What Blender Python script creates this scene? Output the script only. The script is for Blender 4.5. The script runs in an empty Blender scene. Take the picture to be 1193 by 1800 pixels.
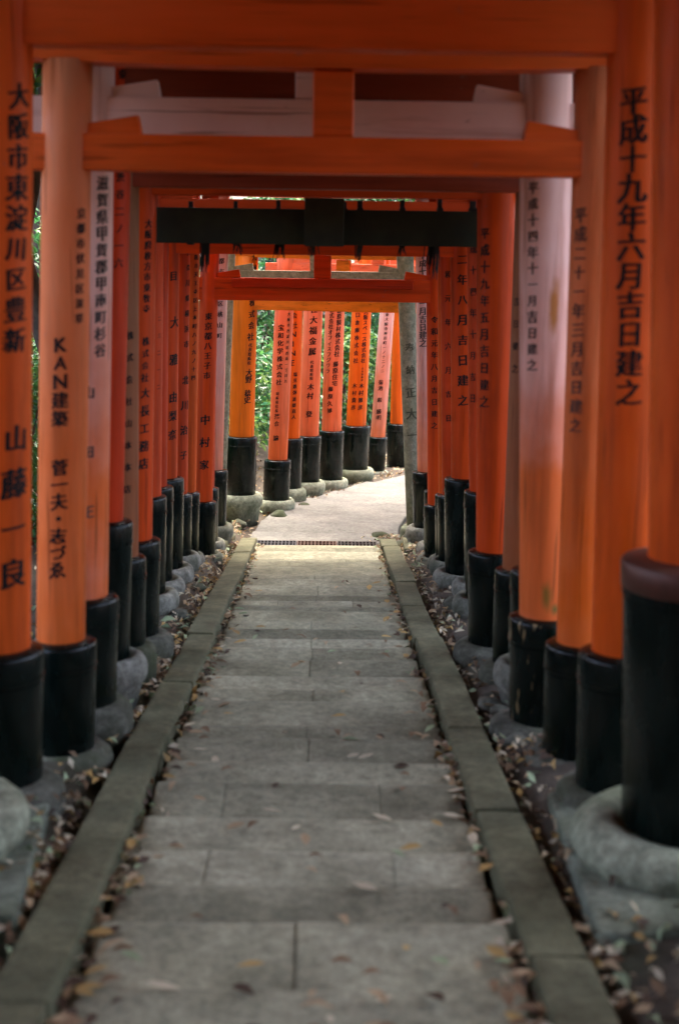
import bpy, bmesh, math, random
from mathutils import Vector, Matrix, noise
random.seed(7)
R = math.radians
sc = bpy.context.scene
col = sc.collection

# ------------------------------------------------------------------ camera
FPX, CX, CY = 2500.0, 596.5, 900.0          # focal length and centre, in photograph pixels
PITCH, YAW, ROLL = R(10.65), R(0.66), R(0.8)
CAM = Vector((0, 0, 1.40))
Fw = Vector((math.sin(YAW)*math.cos(PITCH), math.cos(YAW)*math.cos(PITCH), -math.sin(PITCH)))
Rt0 = Vector((math.cos(YAW), -math.sin(YAW), 0))
Up0 = Rt0.cross(Fw)
Rt = Rt0*math.cos(ROLL) + Up0*math.sin(ROLL)
Up = Up0*math.cos(ROLL) - Rt0*math.sin(ROLL)
cd = bpy.data.cameras.new('camera')
cam = bpy.data.objects.new('camera', cd)
col.objects.link(cam)
cam.matrix_world = Matrix(((Rt.x, Up.x, -Fw.x, CAM.x), (Rt.y, Up.y, -Fw.y, CAM.y), (Rt.z, Up.z, -Fw.z, CAM.z), (0, 0, 0, 1)))
cd.sensor_fit = 'VERTICAL'
cd.sensor_height = 36.0
cd.sensor_width = 24.0
cd.lens = 36.0*FPX/1800.0
cd.clip_end = 500
cd.dof.use_dof = True
cd.dof.focus_distance = 13.0
cd.dof.aperture_fstop = 2.3
sc.camera = cam

# ------------------------------------------------------------------ sky, sun, exposure
SUN_EL, SUN_AZ = R(72), R(5)               # azimuth clockwise from +y
w = bpy.data.worlds.new('World')
sc.world = w
w.use_nodes = True
nt = w.node_tree
sky = nt.nodes.new('ShaderNodeTexSky')
sky.sky_type = 'NISHITA'
sky.sun_disc = False
sky.sun_elevation = SUN_EL
sky.sun_rotation = SUN_AZ
sky.air_density = 0.75
sky.dust_density = 6.5
sky.ozone_density = 0.0
nt.links.new(sky.outputs[0], nt.nodes['Background'].inputs[0])
nt.nodes['Background'].inputs[1].default_value = 0.15
sd = bpy.data.lights.new('sun', 'SUN')
sd.energy = 0.5
sd.angle = R(35)
sd.color = (1.0, 0.93, 0.82)
sun = bpy.data.objects.new('sun', sd)
col.objects.link(sun)
sdir = Vector((math.sin(SUN_AZ)*math.cos(SUN_EL), math.cos(SUN_AZ)*math.cos(SUN_EL), math.sin(SUN_EL)))
sun.rotation_euler = sdir.to_track_quat('Z', 'Y').to_euler()
sun.location = sdir*30
sc.view_settings.view_transform = 'Standard'
sc.view_settings.look = 'None'
sc.view_settings.gamma = 1.0
sc.view_settings.exposure = 3.65
sc.render.engine = 'CYCLES'
sc.cycles.use_denoising = True
sc.cycles.max_bounces = 8
sc.cycles.diffuse_bounces = 2
sc.cycles.caustics_reflective = False
sc.cycles.caustics_refractive = False

# ------------------------------------------------------------------ helpers
def U(px, py, D):
    """the point of the place seen at photograph pixel (px, py) whose distance along the path is D"""
    d = Fw + Rt*((px-CX)/FPX) - Up*((py-CY)/FPX)
    return CAM + d*((D-CAM.y)/d.y)

SL = math.tan(R(5.73))                        # the steps descend away from the start
YB = 12.72                                    # where the steps end at the drain
XC = -0.040                                   # centre line of the steps
def plane(y):
    return -SL*y if y < YB else -SL*YB - 0.035*(y-YB)

def left_dist(x, y):
    if y < 14: return -(x+1.0)
    return ((x+1)*-4 + (y-14)*1.75)/4.37
def right_dist(x, y):
    if y < 12.5: return x-0.95
    return -left_dist(x, y)-2.9 if y > 14 else (x-0.95)
def ground(x, y):
    z = plane(y)
    dl, dr = left_dist(x, y), right_dist(x, y)
    if y < YB+0.4 and abs(x-XC) > 0.70: z += 0.06*min(1, (abs(x-XC)-0.70)/0.14)
    if dl > 0.7: z += min(7.0, (0.17 if y < 10 else 0.17+0.17*min(1, (y-10)/4))*(dl-0.7))
    if dr > 0.9: z += min(5.0, 0.10*(dr-0.9))
    n = noise.noise(Vector((x*1.3, y*1.3, 3.1)))*0.05 + noise.noise(Vector((x*5, y*5, 9.1)))*0.018
    z += n*min(1.0, 0.5 + max(dl, dr, 0))
    return z

def mesh_obj(name, verts, faces, mat, parent=None, smooth=False, loc=None, slots=None, fmat=None):
    me = bpy.data.meshes.new(name)
    me.from_pydata([tuple(v) for v in verts], [], faces)
    for m in (mat if isinstance(mat, (list, tuple)) else [mat]): me.materials.append(m)
    if fmat: me.polygons.foreach_set('material_index', fmat)
    if smooth: me.polygons.foreach_set('use_smooth', [True]*len(me.polygons))
    me.update()
    o = bpy.data.objects.new(name, me)
    col.objects.link(o)
    if parent: o.parent = parent
    if loc is not None: o.location = loc
    return o

def from_bm(name, bm, mat, parent=None, smooth=False, loc=None):
    me = bpy.data.meshes.new(name)
    bm.to_mesh(me); bm.free()
    for m in (mat if isinstance(mat, (list, tuple)) else [mat]): me.materials.append(m)
    if smooth: me.polygons.foreach_set('use_smooth', [True]*len(me.polygons))
    o = bpy.data.objects.new(name, me)
    col.objects.link(o)
    if parent: o.parent = parent
    if loc is not None: o.location = loc
    return o

def tag(o, label=None, cat=None, group=None, kind=None):
    if label: o['label'] = label
    if cat: o['category'] = cat
    if group: o['group'] = group
    if kind: o['kind'] = kind
    return o

def empty(name, loc):
    o = bpy.data.objects.new(name, None)
    o.empty_display_size = 0.2
    o.location = loc
    col.objects.link(o)
    return o

def box_bm(c, ax, ay, az, bevel=0.008, seg=2):
    """box centred at c with half-extent vectors ax, ay, az"""
    bm = bmesh.new()
    vs = [bm.verts.new(c + ax*i + ay*j + az*k) for i in (-1, 1) for j in (-1, 1) for k in (-1, 1)]
    for f in ((0,1,3,2), (4,6,7,5), (0,4,5,1), (2,3,7,6), (0,2,6,4), (1,5,7,3)):
        bm.faces.new([vs[i] for i in f])
    bmesh.ops.recalc_face_normals(bm, faces=bm.faces)
    if bevel: bmesh.ops.bevel(bm, geom=bm.edges[:], offset=bevel, segments=seg, profile=0.6, affect='EDGES')
    return bm

def lathe(base, axis_fn, prof, seg=32, wob=0.0, seed=0, cap=True):
    """prof = [(radius, z)] ; axis_fn(z) -> (x, y); returns verts, faces relative to base"""
    vs, fs = [], []
    for (r, z) in prof:
        ax, ay = axis_fn(z)
        for i in range(seg):
            a = 2*math.pi*i/seg
            k = 1.0
            if wob:
                k += wob*noise.noise(Vector((math.cos(a)*1.3+seed*7.3, math.sin(a)*1.3, z*4+seed)))
            vs.append(Vector((ax+math.cos(a)*r*k, ay+math.sin(a)*r*k, z)) - base)
    n = len(prof)
    for j in range(n-1):
        for i in range(seg):
            k = (i+1) % seg
            fs.append((j*seg+i, j*seg+k, (j+1)*seg+k, (j+1)*seg+i))
    if cap:
        fs.append(tuple(range(seg-1, -1, -1)))
        fs.append(tuple((n-1)*seg+i for i in range(seg)))
    return vs, fs

# ------------------------------------------------------------------ materials
def new_mat(name):
    m = bpy.data.materials.new(name)
    m.use_nodes = True
    t = m.node_tree
    return m, t, t.nodes['Principled BSDF']
def N(t, typ, **kw):
    n = t.nodes.new(typ)
    for k, v in kw.items():
        if k in n.inputs: n.inputs[k].default_value = v
        else: setattr(n, k, v)
    return n
def ramp(t, fac, stops):
    r = t.nodes.new('ShaderNodeValToRGB')
    while len(r.color_ramp.elements) < len(stops): r.color_ramp.elements.new(0.5)
    for e, (p, c) in zip(r.color_ramp.elements, stops):
        e.position = p
        e.color = (*c, 1) if len(c) == 3 else c
    t.links.new(fac, r.inputs[0])
    return r
def tex_noise(t, scale, vec=None, stretch=None, detail=4, rough=0.55):
    n = t.nodes.new('ShaderNodeTexNoise')
    n.inputs['Scale'].default_value = scale
    n.inputs['Detail'].default_value = detail
    n.inputs['Roughness'].default_value = rough
    if vec is not None:
        if stretch:
            mp = t.nodes.new('ShaderNodeMapping')
            mp.inputs['Scale'].default_value = stretch
            t.links.new(vec, mp.inputs[0])
            vec = mp.outputs[0]
        t.links.new(vec, n.inputs['Vector'])
    return n
def mix(t, fac, a, b, blend='MIX'):
    m = t.nodes.new('ShaderNodeMix')
    m.data_type = 'RGBA'
    m.blend_type = blend
    for s, v in ((0, fac), (6, a), (7, b)):
        if hasattr(v, 'is_linked') or hasattr(v, 'links'): t.links.new(v, m.inputs[s])
        elif s == 0: m.inputs[0].default_value = v
        else: m.inputs[s].default_value = (*v, 1)
    return m.outputs[2]
def bump(t, p, height, strength, dist):
    b = t.nodes.new('ShaderNodeBump')
    b.inputs['Strength'].default_value = strength
    b.inputs['Distance'].default_value = dist
    t.links.new(height, b.inputs['Height'])
    t.links.new(b.outputs[0], p.inputs['Normal'])

def coords(t, world=True):
    if world:
        g = t.nodes.new('ShaderNodeNewGeometry')
        return g.outputs['Position']
    return t.nodes.new('ShaderNodeTexCoord').outputs['Object']

def paint(name, base, fade=0.0, fadecol=(0.62, 0.40, 0.37), fade_lo=1.0, fade_hi=2.4, rough=0.5, streak=0.25, beam=False):
    """vermilion lacquer, chalky where it has faded, with vertical run marks and small chips"""
    m, t, p = new_mat(name)
    v = coords(t, False)
    v0 = v
    if beam:                               # timber lying level: the grain runs along it
        mp_ = t.nodes.new('ShaderNodeMapping')
        mp_.inputs['Rotation'].default_value = (0, R(90), 0)
        t.links.new(v, mp_.inputs[0]); v = mp_.outputs[0]
    big = tex_noise(t, 1.7, v, detail=5)
    st = tex_noise(t, 9.0, v, (1.6, 1.6, 0.12), detail=6, rough=0.6)
    fine = tex_noise(t, 60.0, v, (1, 1, 0.25), detail=4)
    dark = tuple(c*0.66 for c in base)
    lite = tuple(min(1, c*1.16+0.012) for c in base)
    c1 = ramp(t, st.outputs[0], [(0.3, dark), (0.5, base), (0.72, lite)]).outputs[0]
    c1 = mix(t, streak, c1, ramp(t, big.outputs[0], [(0.3, tuple(c*0.55 for c in base)), (0.7, lite)]).outputs[0])
    if fade > 0:
        sx = t.nodes.new('ShaderNodeSeparateXYZ')
        t.links.new(v0, sx.inputs[0])
        mr = t.nodes.new('ShaderNodeMapRange')
        mr.inputs['From Min'].default_value = fade_lo
        mr.inputs['From Max'].default_value = fade_hi
        mr.inputs['To Min'].default_value = 0.03
        t.links.new(sx.outputs[2], mr.inputs[0])
        ad = N(t, 'ShaderNodeMath', operation='ADD')
        t.links.new(mr.outputs[0], ad.inputs[0])
        sb = N(t, 'ShaderNodeMath', operation='MULTIPLY_ADD')
        t.links.new(big.outputs[0], sb.inputs[0])
        sb.inputs[1].default_value = 1.6
        sb.inputs[2].default_value = -0.8
        t.links.new(sb.outputs[0], ad.inputs[1])
        ad2 = N(t, 'ShaderNodeMath', operation='MULTIPLY', use_clamp=True)
        t.links.new(ad.outputs[0], ad2.inputs[0])
        ad2.inputs[1].default_value = fade
        c1 = mix(t, ad2.outputs[0], c1, fadecol)
    # small chips and grey scuffs
    ch = tex_noise(t, 23.0, v, (1, 1, 0.6), detail=7, rough=0.7)
    cm = ramp(t, ch.outputs[0], [(0.66, (0, 0, 0)), (0.72, (1, 1, 1))]).outputs[0]
    mm = N(t, 'ShaderNodeMath', operation='MULTIPLY')
    t.links.new(cm, mm.inputs[0]); mm.inputs[1].default_value = 0.7
    c1 = mix(t, mm.outputs[0], c1, tuple(c*0.35+0.10 for c in base))
    # hair cracks along the grain and dark water runs
    ck = tex_noise(t, 34.0, v, (1.4, 1.4, 0.05), detail=3, rough=0.5)
    ckm = ramp(t, ck.outputs[0], [(0.30, (0.55,)*3), (0.36, (0, 0, 0))]).outputs[0]
    c1 = mix(t, ckm, c1, tuple(c*0.25 for c in base))
    wr = tex_noise(t, 5.0, v, (2.2, 2.2, 0.16), detail=5, rough=0.6)
    wrm = ramp(t, wr.outputs[0], [(0.52, (0, 0, 0)), (0.70, (0.65,)*3)]).outputs[0]
    c1 = mix(t, wrm, c1, tuple(c*0.42+0.006 for c in base))
    t.links.new(c1, p.inputs['Base Color'])
    rr = ramp(t, fine.outputs[0], [(0.3, (rough-0.12,)*3), (0.7, (rough+0.15,)*3)])
    t.links.new(rr.outputs[0], p.inputs['Roughness'])
    p.inputs['Specular IOR Level'].default_value = 0.16
    bump(t, p, st.outputs[0], 0.25, 0.004)
    return m

PSPEC = {
 'deep':   dict(name='vermilion_deep', base=(0.70, 0.088, 0.002), fade=0.20, fadecol=(0.66, 0.22, 0.07), fade_lo=-0.5, fade_hi=3.5),
 'orange': dict(name='vermilion_orange', base=(0.76, 0.125, 0.005)),
 'kan':    dict(name='vermilion_worn', base=(0.70, 0.115, 0.006), fade=0.40, fadecol=(0.62, 0.34, 0.20), fade_lo=0.2, fade_hi=2.8),
 'pale':   dict(name='vermilion_chalky', base=(0.74, 0.150, 0.030), fade=0.95, fadecol=(0.82, 0.54, 0.48), fade_lo=1.0, fade_hi=1.9, rough=0.65),
 'red':    dict(name='vermilion_red', base=(0.54, 0.040, 0.004)),
 'ox':     dict(name='vermilion_shaded', base=(0.20, 0.026, 0.006)),  # beam red darkened: shade between the gates is put into the colour
 'brown':  dict(name='vermilion_dulled', base=(0.34, 0.085, 0.022), fade=0.6, fadecol=(0.26, 0.16, 0.10), fade_lo=-0.2, fade_hi=2.4, rough=0.65),
 'redor':  dict(name='vermilion_red_orange', base=(0.64, 0.062, 0.003)),
 'redor2': dict(name='vermilion_orange_red', base=(0.58, 0.052, 0.004)),
 'pink':   dict(name='vermilion_pinkish', base=(0.70, 0.18, 0.065), fade=0.8, fadecol=(0.68, 0.47, 0.44), fade_lo=0.4, fade_hi=2.0, rough=0.65),
 'bright': dict(name='vermilion_bright', base=(0.86, 0.160, 0.004)),
 'salmon': dict(name='vermilion_salmon', base=(0.78, 0.135, 0.025), fade=0.40, fadecol=(0.68, 0.36, 0.27), fade_lo=0.3, fade_hi=2.2, rough=0.6),
}
PAINT = {k: paint(**v) for k, v in PSPEC.items()}
PAINT_B = {k: paint(**dict(v, name=v['name']+'_beam'), beam=True) for k, v in PSPEC.items()}

def mat_sleeve(name, chip=0.0, green=0.0):
    m, t, p = new_mat(name)
    v = coords(t, False)
    n = tex_noise(t, 14, v, (1, 1, 0.3), detail=6)
    c = ramp(t, n.outputs[0], [(0.35, (0.0008, 0.0030, 0.0024)), (0.7, (0.003, 0.009, 0.0075))]).outputs[0]
    if green:
        g = tex_noise(t, 5, v, (1, 1, 0.5), detail=6, rough=0.65)
        gm = ramp(t, g.outputs[0], [(0.5, (0, 0, 0)), (0.72, (green,)*3)]).outputs[0]
        c = mix(t, gm, c, (0.030, 0.045, 0.014))
    if chip:
        k = tex_noise(t, 10, v, (2.2, 2.2, 0.45), detail=3, rough=0.5)
        km = ramp(t, k.outputs[0], [(0.58, (0, 0, 0)), (0.62, (1, 1, 1))]).outputs[0]
        c = mix(t, km, c, (0.24, 0.17, 0.085))
    du = tex_noise(t, 7, v, (1, 1, 0.55), detail=8, rough=0.72)
    c = mix(t, ramp(t, du.outputs[0], [(0.55, (0, 0, 0)), (0.78, (0.6,)*3)]).outputs[0], c, (0.018, 0.020, 0.015))
    sc_ = tex_noise(t, 30, v, (3.0, 3.0, 0.3), detail=4, rough=0.6)
    c = mix(t, ramp(t, sc_.outputs[0], [(0.69, (0, 0, 0)), (0.73, (0.5,)*3)]).outputs[0], c, (0.07, 0.065, 0.05))
    t.links.new(c, p.inputs['Base Color'])
    p.inputs['Specular IOR Level'].default_value = 0.26
    r = ramp(t, n.outputs[0], [(0.3, (0.16,)*3), (0.7, (0.34,)*3)])
    t.links.new(r.outputs[0], p.inputs['Roughness'])
    bump(t, p, n.outputs[0], 0.15, 0.003)
    return m
SLEEVE = mat_sleeve('black_lacquer')
SLEEVE_G = mat_sleeve('black_lacquer_mossy', green=0.8)
SLEEVE_C = mat_sleeve('black_lacquer_chipped', chip=1, green=0.4)

def mat_stone(name, a, b, moss=0.0, scale=7, mosscol=(0.07, 0.085, 0.03)):
    m, t, p = new_mat(name)
    v = coords(t)
    n = tex_noise(t, scale, v, detail=8, rough=0.65)
    f = tex_noise(t, 120, v, detail=3)
    c = ramp(t, n.outputs[0], [(0.3, a), (0.7, b)]).outputs[0]
    md_ = tex_noise(t, 28, v, detail=5, rough=0.7)
    c = mix(t, 0.55, c, ramp(t, md_.outputs[0], [(0.32, (0.22,)*3), (0.68, (0.78,)*3)]).outputs[0], 'OVERLAY')
    c = mix(t, 0.5, c, ramp(t, f.outputs[0], [(0.3, (0.3,)*3), (0.7, (0.75,)*3)]).outputs[0], 'OVERLAY')
    if moss:
        g = tex_noise(t, 2.6, v, detail=7, rough=0.62)
        gm = ramp(t, g.outputs[0], [(0.46, (0, 0, 0)), (0.66, (moss,)*3)]).outputs[0]
        c = mix(t, gm, c, mosscol)
    t.links.new(c, p.inputs['Base Color'])
    p.inputs['Roughness'].default_value = 0.85
    p.inputs['Specular IOR Level'].default_value = 0.3
    ad = N(t, 'ShaderNodeMath', operation='MULTIPLY_ADD')
    t.links.new(f.outputs[0], ad.inputs[0]); ad.inputs[1].default_value = 0.3
    t.links.new(n.outputs[0], ad.inputs[2])
    bump(t, p, ad.outputs[0], 0.5, 0.012)
    return m
STONE = mat_stone('stone_grey', (0.150, 0.165, 0.112), (0.40, 0.425, 0.310), moss=0.7, mosscol=(0.075, 0.095, 0.045))
STONE_SLAB = mat_stone('path_stone', (0.175, 0.171, 0.112), (0.365, 0.354, 0.250), moss=0.25, scale=3.2, mosscol=(0.075, 0.065, 0.045))
STONE_MOSS = mat_stone('stone_mossy', (0.045, 0.045, 0.032), (0.150, 0.150, 0.118), moss=0.85, mosscol=(0.045, 0.058, 0.022))
STONE_MID = mat_stone('stone_weathered', (0.095, 0.093, 0.072), (0.300, 0.295, 0.250), moss=0.7, mosscol=(0.050, 0.060, 0.028))
STONE_PL = mat_stone('plinth_stone', (0.085, 0.100, 0.070), (0.215, 0.240, 0.185), moss=0.6, mosscol=(0.06, 0.075, 0.035))
STONE_SLAB3 = mat_stone('path_stone_pale', (0.220, 0.214, 0.145), (0.440, 0.428, 0.310), moss=0.3, scale=3.0, mosscol=(0.09, 0.075, 0.05))
STONE_SLAB2 = mat_stone('path_stone_dark', (0.125, 0.122, 0.078), (0.280, 0.272, 0.190), moss=0.3, scale=3.6, mosscol=(0.06, 0.055, 0.036))
STONE_FAR = mat_stone('path_concrete', (0.120, 0.117, 0.103), (0.230, 0.226, 0.205), moss=0.2, scale=2.6, mosscol=(0.16, 0.13, 0.09))
KERB = mat_stone('kerb_stone', (0.068, 0.066, 0.034), (0.170, 0.166, 0.098), moss=0.55, scale=4.2, mosscol=(0.065, 0.075, 0.04))
STONE_TORII = mat_stone('lichen_granite', (0.12, 0.115, 0.075), (0.27, 0.26, 0.18), moss=0.4, scale=18, mosscol=(0.13, 0.14, 0.06))

def mat_plain(name, c, rough=0.7, metal=0.0, var=0.25, scale=20):
    m, t, p = new_mat(name)
    n = tex_noise(t, scale, coords(t), detail=5)
    r = ramp(t, n.outputs[0], [(0.3, tuple(x*(1-var) for x in c)), (0.7, tuple(min(1, x*(1+var)) for x in c))])
    t.links.new(r.outputs[0], p.inputs['Base Color'])
    p.inputs['Roughness'].default_value = rough
    p.inputs['Metallic'].default_value = metal
    bump(t, p, n.outputs[0], 0.2, 0.003)
    return m
def mat_ink(name, c, under, amt):
    m, t, p = new_mat(name)
    n = tex_noise(t, 45, coords(t), detail=6, rough=0.7)
    k = ramp(t, n.outputs[0], [(0.52, (0, 0, 0)), (0.72, (amt,)*3)]).outputs[0]
    t.links.new(mix(t, k, c, under), p.inputs['Base Color'])
    p.inputs['Roughness'].default_value = 0.65
    p.inputs['Specular IOR Level'].default_value = 0.2
    return m
INK = mat_ink('ink_black', (0.009, 0.008, 0.008), (0.16, 0.028, 0.006), 0.75)
INK_F = mat_plain('ink_faded', (0.085, 0.035, 0.022), 0.75)
INK_P = mat_plain('ink_worn', (0.055, 0.040, 0.040), 0.75)
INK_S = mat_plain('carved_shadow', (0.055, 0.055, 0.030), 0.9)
COPPER = mat_plain('copper_brown', (0.085, 0.030, 0.020), 0.45, 0.3)
BLACKTOP = mat_plain('black_top_board', (0.012, 0.012, 0.012), 0.6)
OLIVE = mat_plain('weathered_olive_timber', (0.011, 0.017, 0.005), 0.85, var=0.45, scale=9)
OLIVE2 = mat_plain('weathered_brown_block', (0.014, 0.018, 0.007), 0.85, var=0.4, scale=12)
CORD = mat_plain('black_cord', (0.012, 0.012, 0.010), 0.9)
IRON = mat_plain('iron_grating_grey', (0.045, 0.045, 0.05), 0.7, 0.2)
RUST = mat_plain('iron_grating_rusty', (0.085, 0.042, 0.028), 0.8, 0.1)
IRON_D = mat_plain('iron_grating_dark', (0.042, 0.033, 0.030), 0.7, 0.2)
PIT = mat_plain('pit_dark', (0.01, 0.01, 0.01), 0.9)
BARK = mat_plain('bark', (0.075, 0.058, 0.042), 0.9, var=0.5, scale=14)

def mat_soil():
    m, t, p = new_mat('forest_soil')
    v = coords(t)
    n = tex_noise(t, 3.0, v, detail=9, rough=0.68)
    f = tex_noise(t, 40, v, detail=6, rough=0.7)
    c = ramp(t, n.outputs[0], [(0.32, (0.030, 0.022, 0.014)), (0.5, (0.062, 0.046, 0.030)), (0.7, (0.10, 0.080, 0.055))]).outputs[0]
    c = mix(t, 0.6, c, ramp(t, f.outputs[0], [(0.3, (0.2,)*3), (0.7, (0.8,)*3)]).outputs[0], 'OVERLAY')
    g = tex_noise(t, 1.6, v, detail=6)
    c = mix(t, ramp(t, g.outputs[0], [(0.52, (0, 0, 0)), (0.68, (0.6,)*3)]).outputs[0], c, (0.035, 0.045, 0.016))
    t.links.new(c, p.inputs['Base Color'])
    p.inputs['Roughness'].default_value = 0.95
    bump(t, p, f.outputs[0], 0.7, 0.02)
    return m
SOIL = mat_soil()

def mat_leaf(name, c, rough=0.4, transl=0.3):
    m, t, p = new_mat(name)
    oi = t.nodes.new('ShaderNodeNewGeometry')
    n = tex_noise(t, 2.2, oi.outputs['Position'], detail=3)
    r = ramp(t, n.outputs[0], [(0.3, tuple(x*0.6 for x in c)), (0.7, tuple(x*1.35 for x in c))])
    t.links.new(r.outputs[0], p.inputs['Base Color'])
    p.inputs['Roughness'].default_value = rough
    tr = t.nodes.new('ShaderNodeBsdfTranslucent')
    t.links.new(r.outputs[0], tr.inputs[0])
    ms = t.nodes.new('ShaderNodeMixShader')
    ms.inputs[0].default_value = transl
    t.links.new(p.outputs[0], ms.inputs[1])
    t.links.new(tr.outputs[0], ms.inputs[2])
    t.links.new(ms.outputs[0], t.nodes['Material Output'].inputs[0])
    return m
LEAF_G = [mat_leaf('leaf_dark_green', (0.040, 0.145, 0.046), 0.35, 0.4), mat_leaf('leaf_mid_green', (0.060, 0.180, 0.046), 0.35, 0.4), mat_leaf('leaf_blue_green', (0.044, 0.160, 0.078), 0.35, 0.4), mat_leaf('leaf_yellow_green', (0.13, 0.235, 0.052), 0.35, 0.4)]
LEAF_D = [mat_leaf('dry_leaf_tan', (0.40, 0.29, 0.17), 0.7, 0.15), mat_leaf('dry_leaf_brown', (0.19, 0.115, 0.060), 0.7, 0.15),
          mat_leaf('dry_leaf_pale', (0.55, 0.48, 0.34), 0.7, 0.15), mat_leaf('dry_leaf_ochre', (0.42, 0.27, 0.09), 0.7, 0.15),
          mat_leaf('dry_leaf_green', (0.30, 0.38, 0.22), 0.7, 0.15), mat_leaf('dry_leaf_dark', (0.07, 0.04, 0.022), 0.7, 0.1)]

# ------------------------------------------------------------------ ground
def build_ground():
    def spaced(lo, hi, n, c, k):
        out = []
        for i in range(n+1):
            u = -1 + 2*i/n
            s = (abs(u)**k)*(1 if u > 0 else -1)
            out.append(c + (s*(hi-c) if s > 0 else s*(c-lo)))
        return out
    xs = spaced(-70, 70, 150, 0.0, 2.6)
    ys = spaced(-40, 130, 240, 9.0, 2.0)
    vs, fs = [], []
    for y in ys:
        for x in xs:
            z = ground(x, y)
            if abs(x-XC) < 0.70 and y < YB+0.1: z = min(z, plane(y)-0.14)
            elif left_dist(x, y) < -0.25 and right_dist(x, y) < 0.2 and y >= YB: z -= 0.05
            vs.append((x, y, z))
    nx = len(xs)
    for j in range(len(ys)-1):
        for i in range(nx-1):
            a = j*nx+i
            fs.append((a, a+1, a+nx+1, a+nx))
    tag(mesh_obj('ground', vs, fs, SOIL, smooth=True), kind='structure')
build_ground()

# ------------------------------------------------------------------ stepped path
def slab_mesh(hx, hy, ti, tx, th=0.10):
    prof = [(-hy, -th), (-hy, -0.012), (-hy+0.003, -0.004), (-hy+0.012, 0.0), (-hy*0.45, -0.003), (hy*0.1, -0.0035), (hy-0.10, 0.002), (hy-0.055, 0.0), (hy-0.025, -0.006), (hy-0.008, -0.015), (hy, -0.032), (hy, -th)]
    vs, fs = [], []
    n = len(prof)
    for i, x in enumerate((-hx, -hx*0.96, 0, hx*0.96, hx)):
        for (y, z) in prof:
            zz = z + (ti*y + tx*x if z > -0.09 else 0)
            if z > -0.09: zz += 0.004*noise.noise(Vector((x*4+ti*900, y*4, tx*700)))
            if i in (0, 4) and z > -0.02: zz -= 0.0025
            vs.append((x, y, zz))
    for i in range(4):
        for k in range(n-1):
            a = i*n+k
            fs.append((a, a+n, a+n+1, a+1))
    fs.append(tuple(range(n))); fs.append(tuple(4*n+k for k in range(n-1, -1, -1)))
    return vs, fs

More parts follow.
